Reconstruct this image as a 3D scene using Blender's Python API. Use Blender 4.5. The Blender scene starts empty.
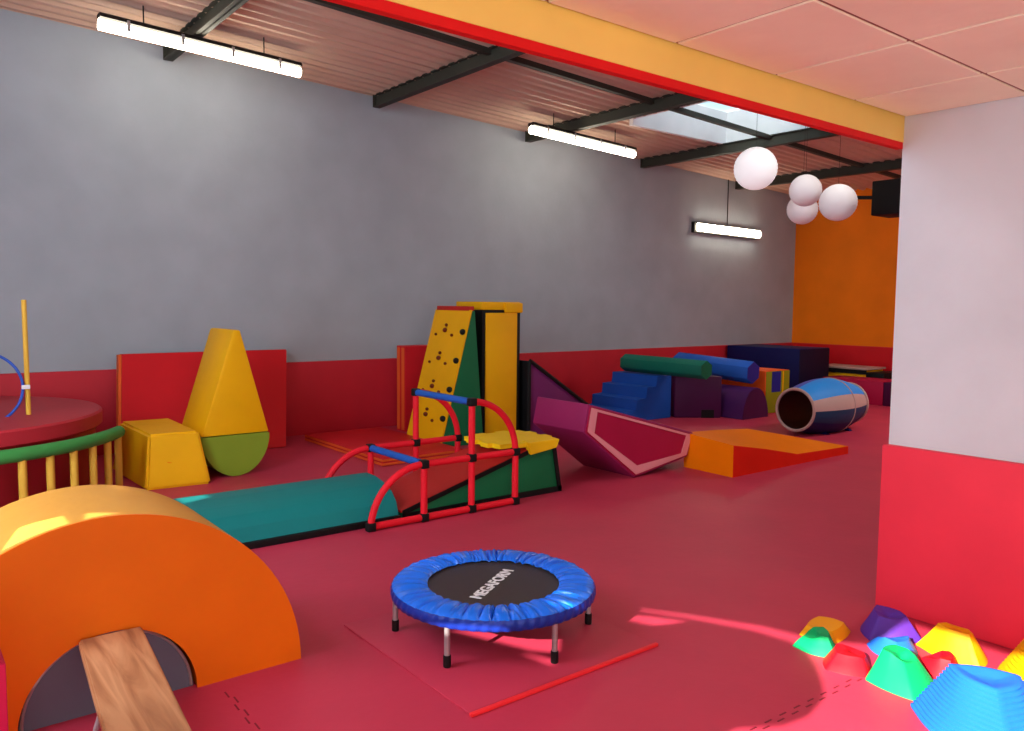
import bpy, bmesh, math, random
from mathutils import Vector, Matrix
from mathutils.geometry import tessellate_polygon
random.seed(7)
PI = math.pi
scene = bpy.context.scene
COL = scene.collection

# ------------------------------------------------------------------ materials
def lin(c):
    out = []
    for v in c:
        v /= 255.0
        out.append(v / 12.92 if v <= 0.04045 else ((v + 0.055) / 1.055) ** 2.4)
    return (out[0], out[1], out[2], 1.0)

MATS = {}
def vinyl(name, rgb, rough=0.55, bump=0.15, scale=18.0, var=0.06, spec=0.22):
    """coated foam / painted surface: slight colour variation and soft unevenness"""
    if name in MATS: return MATS[name]
    m = bpy.data.materials.new(name); m.use_nodes = True
    nt = m.node_tree; N = nt.nodes; L = nt.links
    b = N['Principled BSDF']
    b.inputs['Roughness'].default_value = rough
    b.inputs['Specular IOR Level'].default_value = spec
    tc = N.new('ShaderNodeTexCoord')
    no = N.new('ShaderNodeTexNoise'); no.inputs['Scale'].default_value = scale * 0.12; no.inputs['Detail'].default_value = 4
    L.new(tc.outputs['Object'], no.inputs['Vector'])
    rp = N.new('ShaderNodeValToRGB')
    c = lin(rgb)
    rp.color_ramp.elements[0].position = 0.3; rp.color_ramp.elements[1].position = 0.7
    rp.color_ramp.elements[0].color = (c[0]*(1-var), c[1]*(1-var), c[2]*(1-var), 1)
    rp.color_ramp.elements[1].color = (min(1, c[0]*(1+var)), min(1, c[1]*(1+var)), min(1, c[2]*(1+var)), 1)
    L.new(no.outputs['Fac'], rp.inputs['Fac']); L.new(rp.outputs['Color'], b.inputs['Base Color'])
    n2 = N.new('ShaderNodeTexNoise'); n2.inputs['Scale'].default_value = scale; n2.inputs['Detail'].default_value = 3
    L.new(tc.outputs['Object'], n2.inputs['Vector'])
    bp = N.new('ShaderNodeBump'); bp.inputs['Strength'].default_value = bump; bp.inputs['Distance'].default_value = 0.01
    L.new(n2.outputs['Fac'], bp.inputs['Height']); L.new(bp.outputs['Normal'], b.inputs['Normal'])
    MATS[name] = m
    return m

def emitter(name, rgb, strength):
    if name in MATS: return MATS[name]
    m = bpy.data.materials.new(name); m.use_nodes = True
    b = m.node_tree.nodes['Principled BSDF']
    b.inputs['Base Color'].default_value = lin(rgb)
    b.inputs['Emission Color'].default_value = lin(rgb)
    b.inputs['Emission Strength'].default_value = strength
    MATS[name] = m
    return m

def wood():
    m = bpy.data.materials.new('pine_wood'); m.use_nodes = True
    nt = m.node_tree; N = nt.nodes; L = nt.links; b = N['Principled BSDF']
    b.inputs['Roughness'].default_value = 0.5
    tc = N.new('ShaderNodeTexCoord'); mp = N.new('ShaderNodeMapping')
    mp.inputs['Scale'].default_value = (9, 0.9, 9)
    L.new(tc.outputs['Object'], mp.inputs['Vector'])
    no = N.new('ShaderNodeTexNoise'); no.inputs['Scale'].default_value = 1.6; no.inputs['Detail'].default_value = 6
    no.inputs['Distortion'].default_value = 1.2
    L.new(mp.outputs['Vector'], no.inputs['Vector'])
    rp = N.new('ShaderNodeValToRGB'); e = rp.color_ramp.elements
    e[0].position = 0.3; e[0].color = lin((140, 90, 60)); e[1].position = 0.62; e[1].color = lin((200, 148, 106))
    e2 = rp.color_ramp.elements.new(0.46); e2.color = lin((178, 124, 84))
    L.new(no.outputs['Fac'], rp.inputs['Fac']); L.new(rp.outputs['Color'], b.inputs['Base Color'])
    return m

def col(name): return MATS[name]
P = dict(
    floor=(190, 54, 80), wallmat=(196, 36, 52), grey=(164, 174, 184), farorange=(240, 122, 4), columngrey=(202, 204, 210),
    colmat=(236, 52, 74), tile=(252, 246, 216), tileseam=(150, 96, 80), beamyel=(238, 204, 104), beamred=(214, 20, 22),
    steel=(62, 62, 54), roof=(206, 176, 156), red=(206, 24, 36), orange_edge=(226, 96, 40), yellow=(240, 178, 4),
    green=(20, 110, 68), limegreen=(128, 152, 42), teal=(16, 122, 122), black=(18, 18, 20), magenta=(172, 16, 66), pinkline=(232, 150, 160),
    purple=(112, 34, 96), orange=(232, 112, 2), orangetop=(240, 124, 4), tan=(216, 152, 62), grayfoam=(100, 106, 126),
    blue=(22, 78, 170), skyblue=(40, 140, 226), navy=(14, 20, 84), violet=(78, 28, 96), darkpurple=(70, 14, 62), deepgreen=(10, 112, 92),
    white=(236, 236, 238), metal=(176, 176, 180), railgreen=(66, 150, 74), poleyellow=(226, 180, 66), hoopblue=(50, 90, 190), rampred=(186, 40, 36),
    tubered=(226, 24, 44), barblue=(28, 86, 176), tramp_blue=(14, 112, 240), mesh_black=(44, 38, 36), oliveblock=(132, 134, 16),
    beige=(186, 156, 150), purplestone=(84, 44, 150), bluestone=(30, 108, 214), greenstone=(0, 160, 92), redstone=(206, 10, 30), yellowstone=(238, 164, 4),
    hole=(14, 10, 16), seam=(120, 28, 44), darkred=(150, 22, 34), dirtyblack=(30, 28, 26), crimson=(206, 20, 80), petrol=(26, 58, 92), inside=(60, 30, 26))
for k, v in P.items():
    vinyl(k, v)
for k in ('grey', 'columngrey', 'farorange', 'tile'):
    MATS[k].node_tree.nodes['Principled BSDF'].inputs['Roughness'].default_value = 0.7
MATS['floor'].node_tree.nodes['Principled BSDF'].inputs['Roughness'].default_value = 0.5
for k in ('tramp_blue',):
    MATS[k].node_tree.nodes['Principled BSDF'].inputs['Roughness'].default_value = 0.25
    MATS[k].node_tree.nodes['Principled BSDF'].inputs['Specular IOR Level'].default_value = 0.6
for k in ('metal',):
    MATS[k].node_tree.nodes['Principled BSDF'].inputs['Metallic'].default_value = 0.7
    MATS[k].node_tree.nodes['Principled BSDF'].inputs['Roughness'].default_value = 0.35
MATS['orangetop'].node_tree.nodes['Principled BSDF'].inputs['Specular IOR Level'].default_value = 0.06
WOOD = wood()

# ------------------------------------------------------------------ object helpers
ORG = {}
def smooth(bm, ang=35):
    for f in bm.faces: f.smooth = True
    for e in bm.edges:
        if len(e.link_faces) == 2 and e.calc_face_angle(0) > math.radians(ang): e.smooth = False
        elif len(e.link_faces) != 2: e.smooth = False

def obj(name, bm, mat, parent=None, ang=35, origin=None):
    """link bm (world coordinates) as ONE mesh object; under parent, or with its origin at its own base"""
    bmesh.ops.recalc_face_normals(bm, faces=bm.faces)
    smooth(bm, ang)
    if parent is not None:
        o0 = ORG[parent]
    else:
        xs = [v.co.x for v in bm.verts]; ys = [v.co.y for v in bm.verts]; zs = [v.co.z for v in bm.verts]
        o0 = origin or Vector(((min(xs)+max(xs))/2, (min(ys)+max(ys))/2, min(zs)))
    bm.transform(Matrix.Translation(-o0))
    me = bpy.data.meshes.new(name); bm.to_mesh(me); bm.free()
    mats = mat if isinstance(mat, (list, tuple)) else [mat]
    for m in mats: me.materials.append(col(m) if isinstance(m, str) else m)
    o = bpy.data.objects.new(name, me); COL.objects.link(o)
    ORG[o] = o0
    if parent is not None:
        o.parent = parent
        # sub-parts: the parent part already sits at its own parent's origin
    else:
        o.location = o0
    return o

def sub(name, bm, mat, part, ang=35):
    """a piece of a part (parts keep identity transforms, so their origin is their thing's)"""
    return obj(name, bm, mat, part, ang)

def tag(o, label, cat, group=None, kind=None):
    o['label'] = label; o['category'] = cat
    if group: o['group'] = group
    if kind: o['kind'] = kind
    return o

def thing(name, label, cat, loc, group=None):
    o = bpy.data.objects.new(name, None); COL.objects.link(o)
    o.location = loc; o.empty_display_size = 0.1; ORG[o] = Vector(loc)
    tag(o, label, cat, group)
    return o

def struct(name, bm, mat, ang=35):
    o = obj(name, bm, mat, None, ang); o['kind'] = 'structure'
    return o

# ------------------------------------------------------------------ shape helpers (all add to a bmesh)
def hexa(bm, pts, mi=0):
    """8 points: 4 bottom, 4 top"""
    vs = [bm.verts.new(p) for p in pts]
    for q in ((0,3,2,1), (4,5,6,7), (0,1,5,4), (1,2,6,5), (2,3,7,6), (3,0,4,7)):
        f = bm.faces.new([vs[i] for i in q]); f.material_index = mi
    return vs

def box(x0, x1, y0, y1, z0, z1, bev=0.0, seg=2, bm=None, mi=0):
    own = bm is None
    t = bmesh.new()
    hexa(t, [(x0,y0,z0),(x1,y0,z0),(x1,y1,z0),(x0,y1,z0),(x0,y0,z1),(x1,y0,z1),(x1,y1,z1),(x0,y1,z1)], mi)
    if bev: bmesh.ops.bevel(t, geom=t.edges[:], offset=bev, segments=seg, profile=0.5, affect='EDGES')
    if own: return t
    merge(bm, t); return bm

def merge(bm, t):
    me = bpy.data.meshes.new('tmp'); t.to_mesh(me); t.free(); bm.from_mesh(me); bpy.data.meshes.remove(me)

def prism(poly, a0, a1, axis='Y', bev=0.0, seg=2):
    """polygon in the two other axes, extruded from a0 to a1 along axis. Y: (x,z); X: (y,z); Z: (x,y)"""
    bm = bmesh.new()
    def mk(p, a):
        return {'Y': (p[0], a, p[1]), 'X': (a, p[0], p[1]), 'Z': (p[0], p[1], a)}[axis]
    A = [bm.verts.new(mk(p, a0)) for p in poly]; B = [bm.verts.new(mk(p, a1)) for p in poly]
    n = len(poly)
    bm.faces.new(A); bm.faces.new(B[::-1])
    for i in range(n): bm.faces.new((A[i], B[i], B[(i+1) % n], A[(i+1) % n]))
    if bev: bmesh.ops.bevel(bm, geom=bm.edges[:], offset=bev, segments=seg, profile=0.5, affect='EDGES', clamp_overlap=True)
    return bm

def loft(rings, caps=True, closed=True):
    bm = bmesh.new()
    R = [[bm.verts.new(p) for p in r] for r in rings]
    n = len(rings[0])
    for a, b in zip(R, R[1:]):
        for i in range(n if closed else n-1):
            bm.faces.new((a[i], a[(i+1) % n], b[(i+1) % n], b[i]))
    if caps:
        bm.faces.new(R[0][::-1]); bm.faces.new(R[-1])
    return bm

def sweep(path, r, n=12, bm=None, closed=False):
    path = [Vector(p) for p in path]
    rings = []
    up = Vector((0.31, 0.17, 0.93)).normalized()
    m = len(path)
    for i, p in enumerate(path):
        if closed: t = path[(i+1) % m] - path[(i-1) % m]
        else: t = path[min(i+1, m-1)] - path[max(i-1, 0)]
        t.normalize()
        u = t.cross(up)
        if u.length < 1e-3: u = t.cross(Vector((1,0,0)))
        u.normalize(); v = t.cross(u)
        rings.append([p + r*(math.cos(2*PI*k/n)*u + math.sin(2*PI*k/n)*v) for k in range(n)])
    if closed: rings.append(rings[0])
    t = loft(rings, caps=not closed)
    if closed: bmesh.ops.remove_doubles(t, verts=t.verts[:], dist=1e-5)
    if bm is None: return t
    merge(bm, t); return bm

def lathe(prof, c, axis='Z', n=48):
    """prof: (radius, along)"""
    rings = []
    for r, h in prof:
        ring = []
        for k in range(n):
            a = 2*PI*k/n; u, v = r*math.cos(a), r*math.sin(a)
            d = {'Z': (u, v, h), 'X': (h, u, v), 'Y': (u, h, v)}[axis]
            ring.append(Vector(c) + Vector(d))
        rings.append(ring)
    return loft(rings, caps=True)

def sphere(c, r, sx=1, sy=1, sz=1, u=32, v=20):
    bm = bmesh.new(); bmesh.ops.create_uvsphere(bm, u_segments=u, v_segments=v, radius=r)
    bm.transform(Matrix.Translation(Vector(c)) @ Matrix.Diagonal((sx, sy, sz, 1)))
    return bm

def arc(cx, cz, r, a0, a1, n, y):
    return [(cx + r*math.cos(a0+(a1-a0)*i/n), y, cz + r*math.sin(a0+(a1-a0)*i/n)) for i in range(n+1)]

# ================================================================== CAMERA
F_PX, YAW, PIT, ROL, H = 797.8, 0.66947, 0.077178, -0.009593, 1.5
cy, sy, cp, sp, cr, sr = math.cos(YAW), math.sin(YAW), math.cos(PIT), math.sin(PIT), math.cos(ROL), math.sin(ROL)
fw = Vector((sy*cp, cy*cp, -sp)); rt = Vector((cy, -sy, 0)); dn = fw.cross(rt)
rt2 = cr*rt + sr*dn; dn2 = -sr*rt + cr*dn
cam = bpy.data.cameras.new('camera'); camo = bpy.data.objects.new('camera', cam); COL.objects.link(camo)
cam.sensor_width = 36; cam.lens = 36*F_PX/1024; cam.clip_start = 0.02
M = Matrix((rt2, -dn2, -fw)).transposed().to_4x4(); M.translation = Vector((0, 0, H))
camo.matrix_world = M
scene.camera = camo

# ================================================================== ROOM
XL, XR, YW, YC = -1.5, 13.43, 8.5, 1.91      # left end wall, far end wall, long wall, line of the beam
YB = -3.0                                     # wall behind the camera
CX = 3.90                                     # grey pier face
def roofz(x): return 4.11 - 0.0412*x
struct('floor', box(XL-0.2, XR+0.2, YB-0.2, YW+0.2, -0.1, 0), 'floor')
struct('wall_back', box(XL-0.2, XR+0.2, YW, YW+0.15, 0, 4.3), 'grey')
struct('wall_far', box(XR, XR+0.15, YC-0.2, YW, 0, 4.3), 'farorange')
struct('baseboard_back', box(XL, XR, YW-0.04, YW, 0, 0.826, 0.006), 'wallmat')
struct('baseboard_far', box(XR-0.04, XR, YC, YW-0.04, 0, 0.826, 0.006), 'red')
# pier and the wall it belongs to
struct('wall_right', box(CX, XR+0.1, YB-0.2, YC, 0, 4.3), 'columngrey')
struct('baseboard_right', box(CX-0.045, CX, YB, YC+0.012, 0, 0.826, 0.008), 'colmat')
struct('wall_behind', box(XL-0.2, CX, YB-0.15, YB, 0, 4.3), 'columngrey')
# beam between the low and the high room: yellow side, red underside
bm = box(XL, CX, YC+0.0, YC+0.10, 2.30, 4.2)
struct('trim_1', box(XL, CX+0.03, YC-0.004, YC+0.03, 2.292, 2.42, 0.004), 'beamyel')
struct('trim_2', box(XL, CX-0.002, YC-0.002, YC+0.028, 2.262, 2.292), 'beamred')
struct('wall_upper', box(XL, CX, YC+0.02, YC+0.09, 2.42, 4.2), 'grey'); bm.free()
# false ceiling: 0.6 m tiles hung in a thin grid
g = bmesh.new()
xs = [2.82 + 0.6*k for k in range(-8, 3)]
ys = [1.37 - 0.6*k for k in range(0, 8)]
for a, b in zip([XL]+[x for x in xs if XL < x < CX], [x for x in xs if XL < x < CX]+[CX]):
    yy = [YC-0.004] + [y for y in ys if y > YB] + [YB]
    for c, d in zip(yy, yy[1:]):
        box(a+0.008, b-0.008, d+0.008, c-0.008, 2.412, 2.43, 0.002, 1, g)
struct('ceiling', g, 'tile')
g = bmesh.new(); box(XL, CX, YB, YC-0.004, 2.4185, 2.45, bm=g)
struct('trim_3', g, 'tileseam')

# corrugated roof of the high room, open at the skylight
SKX0, SKX1, SKY0, SKY1 = 7.33, 9.2, 5.55, 6.95
def corrugated(x0, x1, y0, y1, bm):
    n = max(2, int((y1-y0)/0.02)); A = []; B = []
    for i in range(n+1):
        y = y0 + (y1-y0)*i/n
        s = math.sin(2*PI*y/0.165); dz = 0.028*max(-1, min(1, 1.5*s))
        A.append(bm.verts.new((x0, y, roofz(x0)+dz))); B.append(bm.verts.new((x1, y, roofz(x1)+dz)))
    for i in range(n): bm.faces.new((A[i], B[i], B[i+1], A[i+1]))
g = bmesh.new()
corrugated(XL, SKX0, YC, YW+0.1, g); corrugated(SKX1, XR+0.1, YC, YW+0.1, g)
corrugated(SKX0, SKX1, YC, SKY0, g); corrugated(SKX0, SKX1, SKY1, YW+0.1, g)
ro = struct('roof', g, 'roof'); ro.name = 'ceiling_corrugated'
so = ro.modifiers.new('s', 'SOLIDIFY'); so.thickness = 0.01; so.offset = 1
# skylight: white kerb, glass and bars
g = bmesh.new()
zt = 4.15
def quadwall(x0, x1, y0, y1):
    box(x0, x1, y0, y1, roofz(max(x0,x1))-0.03, zt, bm=g)
quadwall(SKX0-0.03, SKX0+0.03, SKY0-0.03, SKY1+0.03); quadwall(SKX1-0.03, SKX1+0.03, SKY0-0.03, SKY1+0.03)
quadwall(SKX0, SKX1, SKY0-0.03, SKY0+0.03); quadwall(SKX0, SKX1, SKY1-0.03, SKY1+0.03)
wf = struct('window_1', g, 'white')
g = bmesh.new(); box(SKX0, SKX1, SKY0, SKY1, zt-0.02, zt-0.01, bm=g)
pane = bpy.data.materials.new('skylight_pane'); pane.use_nodes = True
pn = pane.node_tree.nodes['Principled BSDF']
pn.inputs['Base Color'].default_value = (0.86, 0.95, 1, 1); pn.inputs['Transmission Weight'].default_value = 1.0
pn.inputs['Roughness'].default_value = 0.35; pn.inputs['IOR'].default_value = 1.05
MATS['pane'] = pane
po = obj('pane', g, 'pane', wf)

# steel: rafters across (I-beams) and purlins along
def ibeam(x, y0, y1, z, h=0.17, w=0.09):
    g = bmesh.new()
    box(x-w/2, x+w/2, y0, y1, z, z+0.012, bm=g); box(x-w/2, x+w/2, y0, y1, z+h-0.012, z+h, bm=g)
    box(x-0.006, x+0.006, y0, y1, z, z+h, bm=g)
    box(x-w/2, x+w/2, y0-0.006, y0, z, z+h, bm=g); box(x-w/2, x+w/2, y1, y1+0.006, z, z+h, bm=g)
    return g
for i, x in enumerate((2.32, 4.62, 6.90, 9.15, 11.5)):
    o = obj('roof_rafter', ibeam(x, YC+0.12, 8.42, roofz(x)-0.165, 0.14), 'steel')
    tag(o, ['dark steel rafter crossing above the long tube light at the left',
            'dark steel rafter between the two hanging tube lights',
            'dark steel rafter just behind the middle tube light, before the skylight',
            'dark steel rafter along the far side of the skylight',
            'farthest dark steel rafter, nearest the orange wall'][i], 'rafter', 'steel rafters under the roof')
for i, y in enumerate((3.95, 6.22)):
    g = bmesh.new(); n = 8
    for k in range(n):
        xa = XL + (XR-XL)*k/n; xb = XL + (XR-XL)*(k+1)/n
        za, zb = roofz(xa)-0.024, roofz(xb)-0.024
        hexa(g, [(xa,y-0.03,za-0.055),(xb,y-0.03,zb-0.055),(xb,y+0.03,zb-0.055),(xa,y+0.03,za-0.055),
                 (xa,y-0.03,za),(xb,y-0.03,zb),(xb,y+0.03,zb),(xa,y+0.03,za)])
    o = obj('roof_purlin', g, 'steel')
    tag(o, ['dark steel purlin running near the beam', 'dark steel purlin that crosses the skylight, parallel to the long wall'][i], 'purlin', 'purlins under the corrugated roof')

# floor seams between the puzzle mats
def puzzle(x0, y0, x1, y1, n, w=0.011, t=0.006):
    g = bmesh.new(); d = Vector((x1-x0, y1-y0, 0)); L = d.length; d.normalize(); nn = Vector((-d.y, d.x, 0))
    for k in range(n):
        a = Vector((x0, y0, 0)) + d*(L*k/n); b = a + d*(L/n*0.85); s = w if k % 2 else -w
        for p, q in ((a + nn*s, b + nn*s),):
            u = (q-p).normalized()*1; v = Vector((-u.y, u.x, 0))*t/2
            hexa(g, [p-v, q-v, q+v, p+v, p-v+Vector((0,0,.0012)), q-v+Vector((0,0,.0012)), q+v+Vector((0,0,.0012)), p+v+Vector((0,0,.0012))])
    return g
struct('trim_4', puzzle(2.05, 1.60, 3.2, 1.57, 26), 'seam')
struct('trim_5', puzzle(0.99, 3.0, 0.97, 2.3, 12, 0.008), 'seam')

# ------------------------------------------------------------------ unseen left end wall, openings shaped to cast the sun patches
SD = Vector((0.955, 0.297, 0)).normalized(); TE = math.tan(math.radians(23))
def back(x, y, z=0.0):
    s = (x-XL)/SD.x
    return (y - SD.y*s, z + TE*s)
def archz(x): return math.sqrt(0.724**2-(x-0.61)**2)
holes = [
    # outline of the curved sun patch by the pier, projected back onto the wall
    [back(*p) for p in ((2.34,1.64),(2.49,1.55),(2.62,1.53),(2.79,1.57),(2.90,1.64),(3.02,1.74),(3.11,1.84),(3.15,1.95),(3.12,2.13),(3.01,2.37),(2.80,2.74),
                        (2.83,2.73),(3.03,2.43),(3.20,2.12),(3.28,1.86),(3.42,1.70),(3.80,1.70),(3.80,0.70),(2.0,0.70),(2.0,1.66))],
    [back(*p) for p in ((2.70,2.68),(2.79,2.44),(2.97,2.36),(2.86,2.53))],
    [back(*p) for p in ((2.00,2.98),(2.38,2.60),(2.25,2.47),(2.17,2.57))],
    [back(*p) for p in ((2.11,2.62),(2.19,2.44),(2.15,2.37))],
    [back(*p) for p in ((3.855,1.21,0.17),(3.855,1.10,0.17),(3.855,1.08,0.30),(3.855,1.19,0.31))],
    [back(x, y, archz(x)) for x, y in ((0.29,3.14),(0.36,3.31),(0.50,3.25),(0.50,3.125))],
    [back(x, y, archz(x)) for x, y in ((0.54,3.13),(0.565,3.22),(0.68,3.135))],
    [back(x, y, archz(x)) for x, y in ((0.74,3.66),(0.80,3.67),(0.96,3.40),(0.90,3.42))],
    [back(*p) for p in ((1.50,5.22,0.22),(1.53,5.05,0.21),(1.70,5.11,0.22),(1.66,5.20,0.23))],
]
outer = [(YB-0.2, 0), (YW+0.2, 0), (YW+0.2, 4.3), (YB-0.2, 4.3)]
polys = [[Vector((0, a, b)) for a, b in outer]] + [[Vector((0, a, b)) for a, b in h] for h in holes]
tris = tessellate_polygon(polys)
flat = [p for pl in polys for p in pl]
g = bmesh.new()
V1 = [g.verts.new((XL, p.y, p.z)) for p in flat]; V2 = [g.verts.new((XL-0.012, p.y, p.z)) for p in flat]
for t in tris:
    try:
        g.faces.new([V1[i] for i in t]); g.faces.new([V2[i] for i in t][::-1])
    except ValueError: pass
b0 = 0
for pl in polys:
    n = len(pl)
    for i in range(n): g.faces.new((V1[b0+i], V1[b0+(i+1) % n], V2[b0+(i+1) % n], V2[b0+i]))
    b0 += n
struct('wall_left', g, 'grey')

# ================================================================== LIGHTS
def area(name, loc, direction, sx, sy_, power, rgb):
    l = bpy.data.lights.new(name, 'AREA'); l.shape = 'RECTANGLE'; l.size = sx; l.size_y = sy_; l.energy = power
    l.color = rgb
    o = bpy.data.objects.new(name, l); COL.objects.link(o); o.location = loc
    o.rotation_euler = Vector(direction).to_track_quat('-Z', 'Z').to_euler()
    return o
sun = bpy.data.lights.new('sun', 'SUN'); sun.energy = 17.0; sun.angle = math.radians(0.35); sun.color = (1.0, 0.93, 0.82)
so_ = bpy.data.objects.new('sun', sun); COL.objects.link(so_)
so_.rotation_euler = Vector((SD.x, SD.y, -TE)).to_track_quat('-Z', 'Z').to_euler()
area('daylight_end_window', (XL+0.03, 3.9, 2.0), (1, 0.35, -0.05), 4.2, 2.2, 350, (0.80, 0.90, 1.0))
area('daylight_entrance', (0.6, YB+0.03, 1.5), (0.15, 1, 0.75), 3.6, 1.7, 170, (1.0, 0.95, 0.9))
area('near_side_fill', (XL+0.03, -0.6, 1.5), (1, 0.25, 0.0), 2.2, 1.8, 40, (1.0, 0.96, 0.92))  # unseen fill light added beside the camera
area('hall_fill_a', (5.6, 2.9, 3.55), (0, 0.1, -1), 1.8, 0.25, 18, (1.0, 0.95, 0.88))  # added fill light, hidden behind the beam
area('hall_fill_b', (10.4, 3.0, 3.35), (0, 0.1, -1), 1.8, 0.25, 85, (1.0, 0.95, 0.88))  # second added fill, out of view, brightens the far end
w = bpy.data.worlds.new('world'); scene.world = w; w.use_nodes = True
w.node_tree.nodes['Background'].inputs['Color'].default_value = (0.66, 0.88, 0.97, 1)
w.node_tree.nodes['Background'].inputs['Strength'].default_value = 1.2

# fluorescent tubes
emitter('tube_glow', (255, 244, 220), 17.0)
def tube_light(x0, x1, y, z0, z1, label, wall=False):
    t = thing('tube_light', label, 'ceiling light', ((x0+x1)/2, y, min(z0, z1)-0.04))
    g = bmesh.new()
    if wall:
        hexa(g, [(x0,y+0.02,z0-0.08),(x1,y+0.02,z1-0.08),(x1,y+0.09,z1-0.08),(x0,y+0.09,z0-0.08),(x0,y+0.02,z0+0.09),(x1,y+0.02,z1+0.09),(x1,y+0.09,z1+0.09),(x0,y+0.09,z0+0.09)])
        obj('housing', g, 'dirtyblack', t)
        g = bmesh.new()
        hexa(g, [(x0+0.03,y-0.04,z0-0.06),(x1-0.03,y-0.04,z1-0.06),(x1-0.03,y+0.03,z1-0.06),(x0+0.03,y+0.03,z0-0.06),(x0+0.03,y-0.04,z0+0.065),(x1-0.03,y-0.04,z1+0.065),(x1-0.03,y+0.03,z1+0.065),(x0+0.03,y+0.03,z0+0.065)])
        bmesh.ops.bevel(g, geom=g.edges[:], offset=0.02, segments=3, affect='EDGES')
        obj('diffuser', g, 'tube_glow', t)
        obj('cable', sweep([((x0+x1)/2, y+0.05, z0+0.1), ((x0+x1)/2, y+0.05, roofz(x0)-0.06)], 0.008, 6), 'dirtyblack', t)
    else:
        g = bmesh.new()
        hexa(g, [(x0,y-0.06,z0+0.05),(x1,y-0.06,z1+0.05),(x1,y+0.06,z1+0.05),(x0,y+0.06,z0+0.05),(x0,y-0.05,z0+0.085),(x1,y-0.05,z1+0.085),(x1,y+0.05,z1+0.085),(x0,y+0.05,z0+0.085)])
        obj('housing', g, 'dirtyblack', t)
        pts = [(x0+(x1-x0)*k/12, y, z0+(z1-z0)*k/12) for k in range(13)]
        obj('diffuser', sweep(pts, 0.047, 14), 'tube_glow', t)
        for k in range(4):
            f = (k+0.5)/4; x = x0+(x1-x0)*f; z = z0+(z1-z0)*f
            obj('clip', box(x-0.012, x+0.012, y-0.062, y+0.062, z-0.02, z+0.07), 'metal', t)
        for f in (0.2, 0.8):
            x = x0+(x1-x0)*f; z = z0+(z1-z0)*f
            obj('hanger', sweep([(x, y, z+0.08), (x, y, roofz(x)-0.02)], 0.006, 6), 'dirtyblack', t)
    return t
tube_light(1.52, 3.28, 7.5, 3.785, 3.71, 'long lit tube light under the roof at the upper left')
tube_light(6.19, 7.97, 7.5, 3.575, 3.50, 'lit tube light hanging over the middle of the grey wall')
tube_light(10.42, 12.20, 8.408, 2.77, 2.75, 'lit tube light fixed on the grey wall, nearest the orange wall', True)

# ================================================================== NEAR LEFT: arch, block in it, bench
t = thing('foam_arch', 'big orange half round foam arch in the left foreground', 'foam shape', (0.61, 3.4, 0))
AX, AR, AI, Y0, Y1 = 0.61, 0.72, 0.30, 3.10, 3.70
def annulus(r0, r1, y0, y1, n=48, bev=0.006):
    poly = [(AX+r1*math.cos(PI*i/n), r1*math.sin(PI*i/n)) for i in range(n+1)] + [(AX+r0*math.cos(PI-PI*i/n), r0*math.sin(PI-PI*i/n)) for i in range(n+1)]
    bm = bmesh.new()
    A = [bm.verts.new((p[0], y0, p[1])) for p in poly]; B = [bm.verts.new((p[0], y1, p[1])) for p in poly]
    N = len(poly); m = n+1
    for i in range(N): bm.faces.new((A[i], B[i], B[(i+1) % N], A[(i+1) % N]))
    for i in range(n):
        bm.faces.new((A[i], A[i+1], A[N-2-i], A[N-1-i])); bm.faces.new((B[i+1], B[i], B[N-1-i], B[N-2-i]))
    return bm
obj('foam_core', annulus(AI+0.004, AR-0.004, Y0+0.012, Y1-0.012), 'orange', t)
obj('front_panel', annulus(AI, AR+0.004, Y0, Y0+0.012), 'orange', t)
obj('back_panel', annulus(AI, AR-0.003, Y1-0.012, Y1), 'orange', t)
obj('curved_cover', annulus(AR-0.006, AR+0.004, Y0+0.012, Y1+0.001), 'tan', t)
t = thing('foam_half_roller', 'grey half round foam block filling the opening of the orange arch', 'foam shape', (AX, 3.4, 0))
poly = [(AX+(AI-0.008)*math.cos(PI*i/32), (AI-0.008)*math.sin(PI*i/32)) for i in range(33)]
obj('foam_body', prism(poly, Y0+0.03, Y1-0.02), 'grayfoam', t)
rim = [(AX+(AI-0.016)*math.cos(PI*i/32), Y0+0.03, (AI-0.016)*math.sin(PI*i/32)+0.006) for i in range(33)]
obj('piping', sweep(rim, 0.006, 8), 'metal', t)

t = thing('balance_bench', 'pine balance bench with its end against the orange arch', 'bench', (0.53, 2.4, 0))
def bx(y): return 0.605 + (y-3.07)*0.085     # centre line of the plank
g = bmesh.new(); w2 = 0.104
ya, yb = 1.45, 3.085
hexa(g, [(bx(ya)-w2,ya,0.268),(bx(ya)+w2,ya,0.268),(bx(yb)+w2,yb,0.268),(bx(yb)-w2,yb,0.268),
         (bx(ya)-w2,ya,0.303),(bx(ya)+w2,ya,0.303),(bx(yb)+w2,yb,0.303),(bx(yb)-w2,yb,0.303)])
bmesh.ops.bevel(g, geom=g.edges[:], offset=0.006, segments=2, affect='EDGES')
obj('plank', g, WOOD, t)
g = bmesh.new(); hexa(g, [(bx(ya)-0.03,ya+0.1,0.2),(bx(ya)+0.03,ya+0.1,0.2),(bx(yb)+0.03,yb-0.1,0.2),(bx(yb)-0.03,yb-0.1,0.2),
         (bx(ya)-0.03,ya+0.1,0.268),(bx(ya)+0.03,ya+0.1,0.268),(bx(yb)+0.03,yb-0.1,0.268),(bx(yb)-0.03,yb-0.1,0.268)])
obj('under_rail', g, WOOD, t)
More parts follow.
